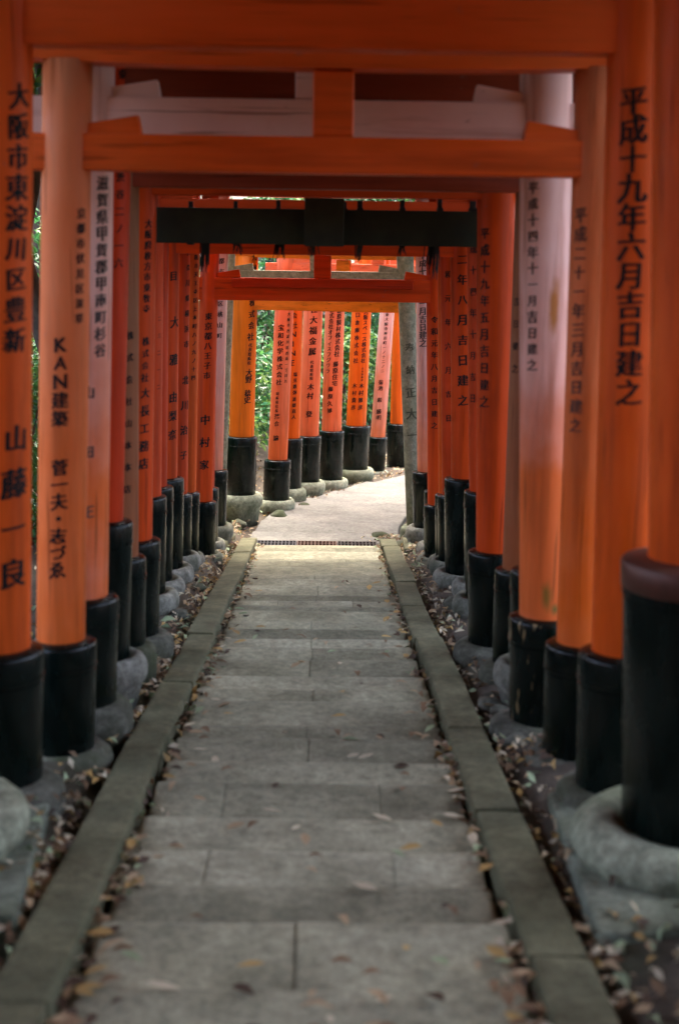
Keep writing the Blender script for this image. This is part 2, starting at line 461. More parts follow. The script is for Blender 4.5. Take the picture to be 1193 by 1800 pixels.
def build_path():
    bed_v = []
    ys = [-6 + i*0.5 for i in range(38)]
    ys = [y for y in ys if y < YB-0.4] + [YB-0.36]
    for y in ys:
        for x in (-0.60, 0.60): bed_v.append((XC+x, y, plane(y)-0.075))
    fs = [(2*i, 2*i+1, 2*i+3, 2*i+2) for i in range(len(ys)-1)]
    path = tag(mesh_obj('path', bed_v, fs, SOIL), kind='structure')
    y, k = 1.2, 0
    HALF = 0.535
    while y < YB-0.42:
        L = random.uniform(0.26, 0.38)
        y1 = min(y+L, YB-0.36)
        if YB-0.36-y1 < 0.2: y1 = YB-0.36
        zc = plane((y+y1)/2) + random.uniform(-0.008, 0.008)
        q_ = random.random()
        if q_ < 0.14: cuts = [-HALF, -0.27+random.uniform(-.03, .03), 0.25+random.uniform(-.03, .03), HALF]
        elif q_ < 0.34: cuts = [-HALF, -0.01+random.uniform(-.02, .02), HALF]
        else: cuts = [-HALF, HALF]
        tilt_row = random.uniform(0.01, 0.085)
        rowm = random.choice(((STONE_SLAB,), (STONE_SLAB, STONE_SLAB2), (STONE_SLAB2,), (STONE_SLAB, STONE_SLAB3), (STONE_SLAB3,)))
        for a, b in zip(cuts[:-1], cuts[1:]):
            a2 = a + (random.uniform(0, .018) if a == -HALF else 0.0006)
            b2 = b - (random.uniform(0, .018) if b == HALF else 0.0006)
            cx, cy = XC+(a2+b2)/2, (y+y1)/2
            ti = tilt_row + random.uniform(-0.006, 0.006); tx = random.uniform(-0.008, 0.008)
            v, f = slab_mesh((b2-a2)/2, (y1-y)/2-0.001, ti, tx)
            so = mesh_obj('step_slab', v, f, random.choice(rowm), path, True, Vector((cx, cy, zc+random.uniform(-.002, .002))))
            for p_ in so.data.polygons[-2:]: p_.use_smooth = False
        y = y1
        k += 1
    # kerbs on both sides
    for sgn, x0, x1 in ((-1, -0.695, -0.548), (1, 0.548, 0.695)):
        vs = []
        for yy in (-6, YB-0.15):
            for x in (x0+0.03, x1-0.03): vs.append((XC+x, yy, plane(yy)-0.10))
        kb = tag(mesh_obj('kerb', vs, [(0, 1, 3, 2)], SOIL), kind='structure')
        yy = 0.6 + (0.5 if sgn > 0 else 0)
        while yy < YB-0.2:
            L = random.uniform(0.95, 1.4)
            y1 = min(yy+L, YB-0.12)
            if YB-0.12-y1 < 0.4: y1 = YB-0.12
            d = Vector((random.uniform(-.012, .012), y1-yy, plane(y1)-plane(yy)))
            c = Vector((XC+(x0+x1)/2+random.uniform(-.007, .007), (yy+y1)/2, plane((yy+y1)/2)-0.045+random.uniform(-.008, .008)))
            bm = box_bm(Vector((0, 0, 0)), Vector(((x1-x0)/2, 0, random.uniform(-.004, .004))), d*0.5*((y1-yy-0.006)/(y1-yy)), Vector((0, 0, 0.095)), 0.014, 2)
            from_bm('kerb_stone', bm, KERB, kb, False, c)
            yy = y1
    # outer short kerb stones near the drain
    for a, b in ((U(376, 985, 11.6), U(404, 925, 12.75)), (U(722, 985, 11.7), U(716, 930, 12.75))):
        c = (a+b)/2; d = (b-a); d.z = plane(b.y)-plane(a.y)
        c.z = plane(c.y)+0.0
        bm = box_bm(Vector((0, 0, 0)), Vector((0.055, 0, 0)), d*0.5, Vector((0, 0, 0.07)), 0.012, 2)
        from_bm('kerb_stone', bm, KERB, bpy.data.objects['kerb' if c.x < 0 else 'kerb.001'], True, c)
    # path beyond the drain, turning away
    pts = [Vector((XC, YB-0.02)), Vector((0.0, 13.6)), Vector((0.16, 14.5)), Vector((0.55, 15.5)), Vector((1.1, 16.5)), Vector((1.8, 17.5)), Vector((2.7, 18.4)), Vector((3.9, 19.2))]
    dense = []
    for i in range(len(pts)-1):
        for s in range(8): dense.append(pts[i].lerp(pts[i+1], s/8))
    vs = []
    for i, q in enumerate(dense):
        d = (dense[min(i+1, len(dense)-1)]-dense[max(i-1, 0)]).normalized()
        nrm = Vector((-d.y, d.x))
        wl = 0.68
        for s in (wl, -0.80):
            e = q+nrm*s
            vs.append((e.x, e.y, plane(q.y)-0.028))
    fs = [(2*i+1, 2*i, 2*i+2, 2*i+3) for i in range(len(dense)-1)]
    far = tag(mesh_obj('path', vs, fs, SOIL), kind='structure')
    i = 0
    while i < len(dense)-5:
        st = random.choice((3, 4, 4, 5))
        a, b = dense[i], dense[i+st]
        d = (b-a); L = d.length; d.normalize(); nrm = Vector((-d.y, d.x))
        c = (a+b)/2
        wl, wr = 0.64+random.uniform(-.04, .05), 0.74+random.uniform(-.03, .03)
        cc = c+nrm*((wl-wr)/2)
        bm = box_bm(Vector((0, 0, -0.04)), Vector((nrm.x, nrm.y, 0))*((wl+wr)/2), Vector((d.x, d.y, random.uniform(-.015, .008)))*(L/2-0.004), Vector((0, 0, 0.04)), 0.014, 2)
        from_bm('step_slab', bm, STONE_FAR, far, True, Vector((cc.x, cc.y, plane(c.y)+0.02+random.uniform(-.008, .008))))
        i += st
build_path()

def build_grate():
    yc = YB-0.20
    xa, xb = XC-0.56, XC+0.53
    z = plane(YB-0.2)+0.004
    g = empty('drain_grating', (XC, yc, z))
    tag(g, 'iron drain grating of three slotted panels set across the path', 'grating')
    o = g.location
    W = (xb-xa)/3
    hy = 0.15
    for k, m in enumerate((IRON, RUST, IRON_D)):
        bm = bmesh.new()
        x0, x1 = xa+k*W+0.003, xa+(k+1)*W-0.003
        def add(cx, cy, hx, hyy, hz=0.012):
            b = box_bm(Vector((cx, cy, z-hz))-o, Vector((hx, 0, 0)), Vector((0, hyy, 0)), Vector((0, 0, hz)), 0)
            me = bpy.data.meshes.new('tmp'); b.to_mesh(me); b.free(); bm.from_mesh(me); bpy.data.meshes.remove(me)
        for sx in (x0+0.006, x1-0.006): add(sx, yc, 0.006, hy)
        for sy in (-hy+0.006, -hy/3, hy/3, hy-0.006): add((x0+x1)/2, yc+sy, (x1-x0)/2, 0.008, 0.0115)
        n = 11
        for i in range(1, n): add(x0+(x1-x0)*i/n, yc, 0.0055, hy-0.004, 0.011)
        ob = from_bm('grating_panel', bm, m, g)
        ob['label'] = ['grey iron grating panel', 'rust brown grating panel', 'dark worn grating panel'][k]
    bm = box_bm(Vector((XC, yc, z-0.09))-o, Vector((0.56, 0, 0)), Vector((0, hy, 0)), Vector((0, 0, 0.02)), 0)
    from_bm('drain_channel', bm, PIT, g)
build_grate()

# ------------------------------------------------------------------ lettering
GLYPH = {}
def glyph(ch):
    if ch in GLYPH: return GLYPH[ch]
    c = bpy.data.curves.new('glyph', 'FONT')
    c.body = ch
    c.offset = 0.010
    c.resolution_u = 2
    o = bpy.data.objects.new('glyph', c)
    col.objects.link(o)
    dg = bpy.context.evaluated_depsgraph_get()
    me = bpy.data.meshes.new_from_object(o.evaluated_get(dg))
    bm = bmesh.new(); bm.from_mesh(me)
    if bm.verts:
        xs = [v.co.x for v in bm.verts]; ys = [v.co.y for v in bm.verts]
        ascii_ = ord(ch) < 256
        mx = (min(xs)+max(xs))/2; my = (min(ys)+max(ys))/2 if ascii_ else 0.38
        if not ascii_: mx = 0.5
        for v in bm.verts:
            v.co.x -= mx; v.co.y -= my
            if ascii_: v.co *= 1.08
            v.co.y += 0.09*v.co.x           # the brush hand rises to the right
        for i in range(-5, 6):
            bmesh.ops.bisect_plane(bm, geom=bm.verts[:]+bm.edges[:]+bm.faces[:], plane_co=(i*0.1, 0, 0), plane_no=(1, 0, 0))
        bmesh.ops.triangulate(bm, faces=bm.faces[:])
    bm.verts.index_update()
    if bm.verts:                            # upright strokes of the brush are broader than level ones
        off = []
        nv = len(bm.verts)
        base_v = [v.co.copy() for v in bm.verts]; base_f = [tuple(v.index for v in f.verts) for f in bm.faces]
        gv, gf = [], []
        for k, dx in enumerate((-0.03, 0.0, 0.03)):
            gv += [Vector((c_.x+dx, c_.y+dx*0.09, 0.0003*k)) for c_ in base_v]
            gf += [tuple(i+k*nv for i in f) for f in base_f]
        bm.free()
        bpy.data.meshes.remove(me)
        bpy.data.objects.remove(o); bpy.data.curves.remove(c)
        GLYPH[ch] = (gv, gf)
        return GLYPH[ch]
    GLYPH[ch] = ([v.co.copy() for v in bm.verts], [tuple(v.index for v in f.verts) for f in bm.faces])
    bm.free()
    bpy.data.meshes.remove(me)
    bpy.data.objects.remove(o); bpy.data.curves.remove(c)
    return GLYPH[ch]

def hit_cyl(px, py, D, axis_fn, r):
    """ray through a photograph pixel against the pillar: (angle, z)"""
    z = U(px, py, D-r).z
    d = Fw + Rt*((px-CX)/FPX) - Up*((py-CY)/FPX)
    ax, ay = axis_fn(z)
    ox, oy = CAM.x-ax, CAM.y-ay
    a = d.x*d.x+d.y*d.y; b = ox*d.x+oy*d.y; c = ox*ox+oy*oy-r*r
    disc = b*b-a*c
    if disc < 0: tt = -b/a
    else: tt = (-b-math.sqrt(disc))/a
    hx, hy = ox+d.x*tt, oy+d.y*tt
    return math.atan2(hx, -hy), CAM.z+d.z*tt

def inscribe(pillar, base, axis_fn, r_fn, D, items, mat):
    """items: (text, x1, y1, x2, y2, size_px): column of characters from pixel 1 (first centre) to pixel 2 (last centre)"""
    for (txt, x1, y1, x2, y2, size) in items:
        vs, fs = [], []
        n = len(txt)
        s = size*D/FPX
        for i, ch in enumerate(txt):
            if ch == ' ': continue
            f = i/(n-1) if n > 1 else 0
            th, z = hit_cyl(x1+(x2-x1)*f, y1+(y2-y1)*f, D, axis_fn, r_fn(0))
            gv, gf = glyph(ch)
            o = len(vs)
            js = random.uniform(0.92, 1.06); ro = random.gauss(0, 0.035); sd_ = random.uniform(0, 90)
            for c0 in gv:
                wv = noise.noise_vector(Vector((c0.x*5+sd_, c0.y*5, 0)))*0.022
                c = Vector((c0.x-c0.y*ro+wv.x, c0.y+c0.x*ro+wv.y, c0.z))
                zz = z+c.y*s*js*1.02
                rr = r_fn(zz)+0.0016+c.z
                a = th+c.x*s*js/rr
                ax, ay = axis_fn(zz)
                vs.append(Vector((ax+math.sin(a)*rr, ay-math.cos(a)*rr, zz))-base)
            fs += [tuple(q+o for q in ff) for ff in gf]
        mesh_obj('inscription', vs, fs, mat, pillar)

# ------------------------------------------------------------------ torii gates
GATES = []
def gate(D, L, Rr, r, rs, rims, bots, nuki, colr, label, name='torii_gate', strut=0.13, shim=None, ang=0.0, span=None,
         ins_l=(), ins_r=(), ink=INK, ink_r=None, sleeve=(SLEEVE, SLEEVE), stone=1.48, stone_mat=STONE, is_stone=False, nt=0.055, group=None, board=False, nukicol=None, over=0.30, ring=False):
    pm = PAINT.get(colr, colr) if isinstance(colr, str) else colr
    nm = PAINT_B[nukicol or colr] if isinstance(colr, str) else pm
    def axis(edge, sgn, DD):
        a = U(edge[0], edge[1], DD); b = U(edge[2], edge[3], DD)
        a.x += sgn*r; b.x += sgn*r
        k = (a.x-b.x)/(a.z-b.z)
        return lambda z, b=b, k=k, DD=DD: (b.x+k*(z-b.z), DD)
    axl = axis(L, -1, D)
    if span:
        zt = U(L[0], L[1], D).z
        DR = D - span*math.sin(R(ang))
        def axr(z, axl=axl):
            x, y = axl(zt)
            k = (axl(zt+1)[0]-axl(zt)[0])
            return (x + span*math.cos(R(ang)) - (z-zt)*(0.02), DR)
    else:
        axr = axis(Rr, 1, D); DR = D
    zn1 = U(570, nuki[0], D-nt).z; zn0 = U(570, nuki[1], D-nt).z
    zs0 = U(570, shim, D-0.07).z if shim is not None else zn1+0.25
    gx = (axl(zn0)[0]+axr(zn0)[0])/2
    gy = (D+DR)/2
    base = Vector((gx, gy, plane(gy)))
    root = empty(name, base)
    tag(root, label, 'torii gate', group)
    for k, (ax, DD) in enumerate(((axl, D), (axr, DR))):
        rim, bot = rims[k], bots[k]
        xpix = (L if k == 0 or span else Rr)[2]
        z_rim = U(xpix, rim, D).z if rim else None
        z_bot = U(xpix, bot, D-rs).z
        if span and k == 1:
            z_bot = plane(DD)+0.10
            z_rim = z_bot+0.55
        rt = r*0.955
        zlo = z_bot-0.02
        def r_fn(z, zlo=zlo, zs0=zs0): return r + (rt-r)*min(1, max(0, (z-zlo)/(zs0-zlo)))
        prof = [(r_fn(zlo+(zs0+0.02-zlo)*i/8), zlo+(zs0+0.02-zlo)*i/8) for i in range(9)]
        v, f = lathe(base, ax, prof, 36)
        pil = mesh_obj('pillar', v, f, pm, root, True)
        for p_ in pil.data.polygons:
            if len(p_.vertices) > 4: p_.use_smooth = False
        if rim:
            h = z_rim-z_bot
            e = 0.004
            prof = [(rs-0.006, z_bot), (rs, z_bot+0.008), (rs, z_rim-0.105), (rs-0.003, z_rim-0.103), (rs-0.003, z_rim-0.095), (rs+e, z_rim-0.093), (rs+e, z_rim-0.083), (rs+0.001, z_rim-0.081), (rs+0.001, z_rim-0.014), (rs-0.002, z_rim-0.005), (rs-0.009, z_rim), (r*0.97, z_rim+0.006)]
            v, f = lathe(base, ax, prof, 36, cap=False)
            sl = mesh_obj('base_sleeve', v, f, sleeve[k], pil, True)
            md = sl.modifiers.new('edge', 'EDGE_SPLIT'); md.split_angle = R(50)
        zg = min(ground(ax(z_bot)[0], DD), z_bot-0.10)
        Rs = rs*stone
        H = 0.15 if stone > 1.6 else 0.085
        H = H*min(1.3, max(0.75, rs/0.14))
        zt_ = z_bot+(0.025 if stone > 1.6 else 0.012)
        if is_stone: zt_ = z_bot+0.01
        if stone > 1.55 or ring:
            H = 0.135 if not ring else 0.15
            rc, a_, b_ = (rs*0.99+Rs)/2, (Rs-rs*0.99)/2+0.004, H/2
            prof = [(rs*0.55, zt_-0.012)] + [(rc+a_*math.cos(R(t)), zt_-b_+b_*math.sin(R(t))) for t in (165, 135, 110, 85, 60, 35, 10, -15, -40, -65)] + [(rc*0.98, min(zt_-H-0.02, zg-0.06))]
        else:
            prof = [(rs*0.6, zt_-0.005), (rs*1.02, zt_), (rs+(Rs-rs)*0.55, zt_-H*0.12), (Rs*0.98, zt_-H*0.4), (Rs*1.02, zt_-H*0.8), (Rs, min(zt_-H-0.02, zg-0.06))]
        v, f = lathe(base, ax, prof, 36, wob=0.035 if ring else 0.10, seed=D*3+k)
        mesh_obj('stone_base', v, [tuple(reversed(q)) for q in f], stone_mat if (ring or is_stone or span) else (STONE_MOSS if stone < 1.55 else STONE_MID), root, True)
        items = ins_l if k == 0 else ins_r
        if items: inscribe(pil, base, ax, r_fn, DD, items, ink if k == 0 or ink_r is None else ink_r)
    # tie beam through both pillars
    def at(z, ext):
        a = Vector((axl(z)[0], D, z)); b = Vector((axr(z)[0], DR, z))
        d = (b-a); d.z = 0; d.normalize()
        return a-d*ext, b+d*ext, d
    zc = (zn0+zn1)/2
    a, b, d = at(zc, r+0.10)
    nrm = Vector((-d.y, d.x, 0))
    c = (a+b)/2
    bm = box_bm(c-base, (b-a)*0.5, nrm*nt, Vector((0, 0, (zn1-zn0)/2)), 0.006, 2)
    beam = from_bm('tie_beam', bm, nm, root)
    a, b, d = at(zn1, 0)
    for e, s in ((a, 1), (b, -1)):       # wedges driven beside the pillars
        for_h = [(r*0.6, 0.030), (r+0.155, 0.062)]
        vv = []
        for (off, hh) in for_h:
            for w_ in (-0.036, 0.036):
                for zz in (0.001, hh):
                    q = e + d*s*(off + (0.012 if zz < 0.01 and off > r else 0)) + nrm*w_
                    vv.append(Vector((q.x, q.y, zn1+zz))-base)
        ff = [(0, 1, 3, 2), (4, 6, 7, 5), (0, 4, 5, 1), (2, 3, 7, 6), (0, 2, 6, 4), (1, 5, 7, 3)]
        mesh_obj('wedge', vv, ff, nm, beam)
    m = (a+b)/2
    bm = box_bm(Vector((m.x, m.y, (zn1+zs0)/2))-base, d*strut/2, nrm*0.045, Vector((0, 0, (zs0-zn1)/2-0.001)), 0.005, 1)
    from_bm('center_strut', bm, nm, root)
    if board:
        bb = box_bm(Vector((m.x, m.y, zn1-0.037))-nrm*(nt+0.009)-base, d*((b-a).length/2-r-0.10), nrm*0.008, Vector((0, 0, 0.034)), 0.003, 1)
        from_bm('beam_board', bb, PAINT_B['red'], beam)
    # lintel and top beam with lifted ends
    def curved(nm_, z0, z1, ext, hw0, hw1, lift, mat):
        a, b, d = at(z0, ext)
        vs, fs = [], []
        n = 14
        for i in range(n+1):
            u = -1+2*i/n
            q = a.lerp(b, i/n)
            dz = lift*abs(u)**3
            for (hw, z) in ((-hw0, z0), (hw0, z0), (hw1, z1), (-hw1, z1)):
                p_ = q+nrm*hw
                vs.append(Vector((p_.x, p_.y, z+dz))-base)
        for i in range(n):
            for k in range(4):
                k2 = (k+1) % 4
                fs.append((4*i+k, 4*i+k2, 4*i+4+k2, 4*i+4+k))
        fs.append((0, 3, 2, 1)); fs.append((4*n, 4*n+1, 4*n+2, 4*n+3))
        return mesh_obj(nm_, vs, [tuple(reversed(q)) for q in fs], mat, root)
    curved('lintel', zs0+0.002, zs0+0.115, over, 0.065, 0.07, 0.03, nm)
    tb = curved('top_beam', zs0+0.117, zs0+0.20, over+0.05, 0.085, 0.10, 0.04, nm)
    RB = 0.13 if D < 11.4 else 0.13
    if not is_stone:
        rb = curved('roof_board', zs0+0.202, zs0+0.225, over+0.07, RB, RB, 0.042, BLACKTOP)
        rb.parent = tb
    GATES.append((root, axl, axr, D, DR, base))
    return root, axl, axr, zs0

# the nearest gate, its left post outside the frame
g0 = gate(3.8, (-80, 130, -82, 970), (1147, 0, 1138, 970), 0.125, 0.19, (960, 985), (1470, 1497), (-160, -62), 'deep',
     'torii gate with wide black sleeves capped by a brown band on large doughnut stones', stone=1.74, strut=0.16, ring=True)
for ch in list(g0[0].children):
    if ch.name.startswith('pillar'):
        i = 0 if ch.data.vertices[0].co.x < 0 else 1
        axf = (g0[1], g0[2])[i]
        zr = U((-82, 1138)[i], (960, 985)[i], 3.8).z
        v, f = lathe(g0[0].location, axf, [(0.1935, zr-0.075), (0.196, zr-0.072), (0.196, zr-0.006), (0.190, zr+0.002), (0.12, zr+0.010)], 40, cap=False)
        mesh_obj('copper_band', v, f, COPPER, ch, True)
gate(4.4, (60, 130, 54, 1140), (1064, 130, 1038, 1170), 0.100, 0.140, (1140, 1145), (1400, 1410), (-8, 85), 'deep',
     'vermilion torii gate with large bold date 平成十九年六月吉日建之 on one post', strut=0.15,
     ins_l=[('大阪市東淀川区豊新', 36, 168, 28, 598, 44), ('山藤一良', 30, 770, 24, 1008, 52)],
     ins_r=[('平成十九年六月吉日建之', 1112, 176, 1104, 690, 50)])
gate(4.96, (165, 130, 150, 1120), (1003, 320, 977, 1140), 0.087, 0.127, (1125, 1130), (1337, 1345), (240, 305), 'kan',
     'orange torii gate with worn post lettered in roman capitals above brush characters', nukicol='deep', strut=0.137, shim=120,
     ins_l=[('KAN建築', 107, 606, 105, 736, 31), ('菅一夫・志づゑ', 105, 822, 101, 1002, 32), ('京都市伏見区深草', 144, 375, 140, 560, 18)],
     ins_r=[('平成二十一年三月吉日建之', 1019, 378, 1010, 748, 26)], ink_r=INK_F, sleeve=(SLEEVE, SLEEVE_G))
gate(5.4, (201, 330, 190, 1050), (911, 320, 912, 1075), 0.100, 0.140, (1048, 1082), (1255, 1285), (175, 262), 'pale',
     'faded pinkish white torii gate with chipped black sleeve at the foot of one post', strut=0.16,
     ins_l=[('滋賀県甲賀郡甲南町杉谷', 182, 322, 177, 616, 25), ('山田正', 156, 690, 154, 900, 24)],
     ins_r=[('平成十四年十一月吉日建之', 936, 330, 934, 642, 21)], ink=INK_P, sleeve=(SLEEVE_G, SLEEVE_C))
def add_stain(m, c, rad, colr, amt):
    t = m.node_tree
    p = t.nodes['Principled BSDF']
    old = p.inputs['Base Color'].links[0].from_socket
    v = coords(t, False)
    sb = t.nodes.new('ShaderNodeVectorMath'); sb.operation = 'SUBTRACT'; sb.inputs[1].default_value = c
    t.links.new(v, sb.inputs[0])
    dv = t.nodes.new('ShaderNodeVectorMath'); dv.operation = 'DIVIDE'; dv.inputs[1].default_value = rad
    t.links.new(sb.outputs[0], dv.inputs[0])
    n = tex_noise(t, 16, v, (1, 1, 0.35), detail=5)
    ln = t.nodes.new('ShaderNodeVectorMath'); ln.operation = 'LENGTH'
    t.links.new(dv.outputs[0], ln.inputs[0])
    ad = N(t, 'ShaderNodeMath', operation='ADD')
    t.links.new(ln.outputs['Value'], ad.inputs[0]); t.links.new(n.outputs[0], ad.inputs[1])
    mk = ramp(t, ad.outputs[0], [(0.55, (amt,)*3), (0.95, (0, 0, 0))]).outputs[0]
    hv = N(t, 'ShaderNodeMath', operation='MULTIPLY'); hv.inputs[1].default_value = 1.0
    t.links.new(mk, hv.inputs[0])
    t.links.new(mix(t, hv.outputs[0], old, colr), p.inputs['Base Color'])
g3 = GATES[-1][5]
for (x, y, w_, h_, c_, a_) in ((972, 540, 0.045, 0.26, (0.42, 0.15, 0.02), 0.9), (958, 1045, 0.06, 0.16, (0.20, 0.12, 0.02), 0.9), (975, 1070, 0.05, 0.06, (0.10, 0.13, 0.03), 0.9)):
    q = U(x, y, 5.32)-g3
    add_stain(PAINT['pale'], q, (w_, 0.2, h_), c_, a_)
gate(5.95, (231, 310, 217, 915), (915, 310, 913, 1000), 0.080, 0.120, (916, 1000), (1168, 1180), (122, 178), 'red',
     stone=1.58, label='deep red torii gate with high tie beam and tall glossy sleeve behind the faded gate', nukicol='ox',  # dark beam colour stands in for their shade
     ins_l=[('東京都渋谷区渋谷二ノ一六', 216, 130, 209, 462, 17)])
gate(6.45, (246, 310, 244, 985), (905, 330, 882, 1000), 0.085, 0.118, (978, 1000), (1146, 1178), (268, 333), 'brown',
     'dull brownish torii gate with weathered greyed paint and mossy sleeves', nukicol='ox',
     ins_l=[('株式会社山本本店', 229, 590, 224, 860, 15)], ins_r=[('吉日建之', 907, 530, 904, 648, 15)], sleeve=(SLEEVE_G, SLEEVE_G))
gate(7.0, (277, 345, 268, 950), (837, 345, 836, 965), 0.100, 0.140, (948, 968), (1128, 1143), (285, 346), 'redor',
     'orange red torii gate lettered 平成十九年五月 beside the olive timber crossbeam',
     ins_l=[('大阪府枚方市東牧寺', 262, 393, 258, 543, 15), ('株式会社', 257, 600, 255, 664, 15), ('大長工務店', 256, 691, 253, 815, 20)],
     ins_r=[('平成十九年五月吉日建之', 851, 410, 850, 706, 21)])
gate(8.3, (289, 430, 284, 868), (819, 436, 824, 862), 0.100, 0.130, (872, 863), (1050, 1058), (352, 416), 'redor2',
     stone=1.58, label='red torii gate with a row of characters half hidden by the post before it',
     ins_l=[('二三二一二', 281, 560, 279, 680, 9)], ins_r=[('平成十四年十月吉日', 831, 400, 830, 700, 16)])
gate(8.95, (298, 430, 294, 855), (826, 430, 826, 862), 0.090, 0.130, (855, 862), (1026, 1031), (362, 430), 'red',
     stone=1.58, label='red torii gate squeezed behind the half hidden lettered one')
gate(9.6, (317, 430, 312, 840), (790, 436, 792, 845), 0.095, 0.140, (840, 840), (1004, 1013), (390, 449), 'redor',
     stone=1.58, label='red orange torii gate with tallest black sleeves, dated 令和二年八月',
     ins_l=[('目', 306, 485, 306, 485, 17), ('大 雅 由梨奈', 308, 566, 304, 764, 20)],
     ins_r=[('令和二年八月吉日建之', 812, 385, 813, 704, 19)])
gate(10.15, (335, 430, 330, 868), (772, 436, 776, 870), 0.080, 0.112, (868, 870), (980, 990), (395, 446), 'redor2',
     stone=1.58, label='slim red torii gate with four widely spaced bold characters low on its post',
     ins_l=[('神奈川県横浜市', 332, 443, 328, 605, 12), ('北川治子', 327, 668, 323, 800, 17)],
     ins_r=[('令和元年六月吉日', 787, 440, 788, 735, 13)])
gate(10.6, (352, 430, 345, 865), (768, 436, 770, 870), 0.070, 0.096, (865, 868), (980, 985), (395, 441), 'deep',
     stone=1.58, label='thin orange torii gate with one long line of tiny characters',
     ins_l=[('大阪市天王寺区上本町八ノ九ノ十四', 346, 437, 340, 664, 9)])
gate(11.1, (385, 490, 374, 882), (748, 490, 751, 887), 0.075, 0.106, (881, 887), (978, 983), (490, 530), 'redor',
     stone=1.58, label='red torii gate with low tie beam, dated 令和元年八月, last before the drain', strut=0.133, shim=425, board=True,
     ins_l=[('東京都八王子市', 367, 556, 364, 660, 13), ('中村家', 361, 738, 359, 817, 18)],
     ins_r=[('令和元年八月吉日建之', 763, 562, 763, 748, 12)])
gate(11.65, (383, 490, 377, 860), (752, 490, 752, 865), 0.070, 0.105, (857, 862), (955, 960), (400, 446), 'red',
     stone=1.58, label='narrow red torii gate just behind the gate with the low tie beam')
gate(12.25, (400, 530, 392, 825), (730, 490, 733, 828), 0.070, 0.112, (826, 829), (927, 930), (402, 446), 'pink',
     stone=1.58, label='faded pink torii gate standing at the end of the steps beside the drain',
     ins_l=[('京都市伏見区桃山町', 390, 440, 386, 590, 10)], ins_r=[('平成十一年十一月吉日建之', 742, 449, 743, 603, 14)], ink=INK_P)
# stone torii
gate(12.95, (411, 530, 402, 750), (699, 531, 714, 913), 0.080, 0.095, (None, None), (925, 928), (477, 515), STONE_TORII,
     'grey green lichen covered stone torii gate with carved post', name='stone_torii', strut=0.11, shim=440, is_stone=True, stone_mat=STONE, stone=1.5,
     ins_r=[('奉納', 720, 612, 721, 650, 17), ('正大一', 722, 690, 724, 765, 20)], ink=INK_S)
# gates along the turning path
far = [
 (14.0, (453, 530, 447, 766), 0.125, 0.152, 767, 873, (502, 546), 'bright', 12, 'bright orange torii gate with thick post on a wide pale stone ring',
  [('九州市東株式会社', 448, 452, 441, 592, 13), ('代表取締役', 440, 607, 438, 638, 7), ('大野 稔史', 438, 655, 435, 703, 13)]),
 (14.6, (517, 540, 505, 808), 0.100, 0.138, 808, 882, (463, 508), 'salmon', 16, 'salmon torii gate lettered 宝和化学, its sleeve lowest of the turning row',
  [('宝和化学株式会社', 494, 576, 490, 672, 11), ('取締役社長', 488, 692, 486, 722, 6), ('落合 諭', 487, 732, 485, 770, 10), ('大阪市西淀川区西島一丁目九', 508, 552, 502, 670, 6)]),
 (15.2, (533, 540, 527, 770), 0.100, 0.130, 770, 862, (466, 508), 'orange', 20, 'orange torii gate with stacked roman capitals under brush characters',
  [('株式会社', 518, 520, 517, 572, 11), ('NINE', 516, 588, 514, 638, 13), ('塩見鉄弥', 519, 658, 518, 690, 8), ('清都直人', 517, 702, 516, 733, 8)]),
 (15.8, (568, 540, 560, 766), 0.110, 0.140, 766, 850, (466, 508), 'salmon', 24, 'pinkish orange torii gate with large characters 大福金属 down its post',
  [('株式会社大福金属', 554, 488, 549, 618, 14), ('代表取締役', 548, 637, 547, 665, 6), ('木村 登', 546, 680, 543, 728, 12)]),
 (16.4, (606, 545, 600, 758), 0.115, 0.145, 757, 846, (470, 508), 'salmon', 28, 'salmon torii gate with two crowded columns of characters',
  [('藤原製材株式会社', 597, 545, 592, 622, 10), ('藤原住宅', 590, 640, 588, 674, 10), ('株式会社オフィスフジワラ', 583, 545, 576, 652, 9), ('藤原久博', 581, 684, 579, 722, 9)]),
 (17.1, (653, 545, 643, 748), 0.120, 0.170, 748, 828, (474, 510), 'orange', 32, 'orange red torii gate with two short columns on wide mossy stone ring',
  [('大阪スペース株式会社', 643, 548, 638, 634, 9), ('代表取締役', 637, 648, 636, 668, 4), ('木村雅彦', 635, 678, 633, 716, 9), ('大口倉庫株式会社', 629, 540, 625, 634, 9), ('木村貴彦', 623, 678, 621, 716, 9)]),
 (18.0, (693, 550, 677, 768), 0.095, 0.120, 768, 831, (478, 512), 'pink', 36, 'thin faded pink torii gate leaning near the stone post',
  [('東大阪市神田町一ノ十二ノ二', 680, 553, 672, 652, 6), ('菊池 毅 勝明', 669, 672, 665, 734, 9)]),
 (18.7, (716, 550, 712, 745), 0.100, 0.140, 745, 824, (480, 512), 'orange', 40, 'orange torii gate mostly hidden behind the carved stone post', []),
]
for (D, L, r, rs, rim, bot, nk, c, ang, lab, ins) in far:
    gate(D, L, None, r, rs, (rim, rim), (bot, bot), nk, c, lab, ang=ang, span=1.95, ins_l=ins, stone=1.45, ring=rs > 0.137, sleeve=(SLEEVE, SLEEVE))
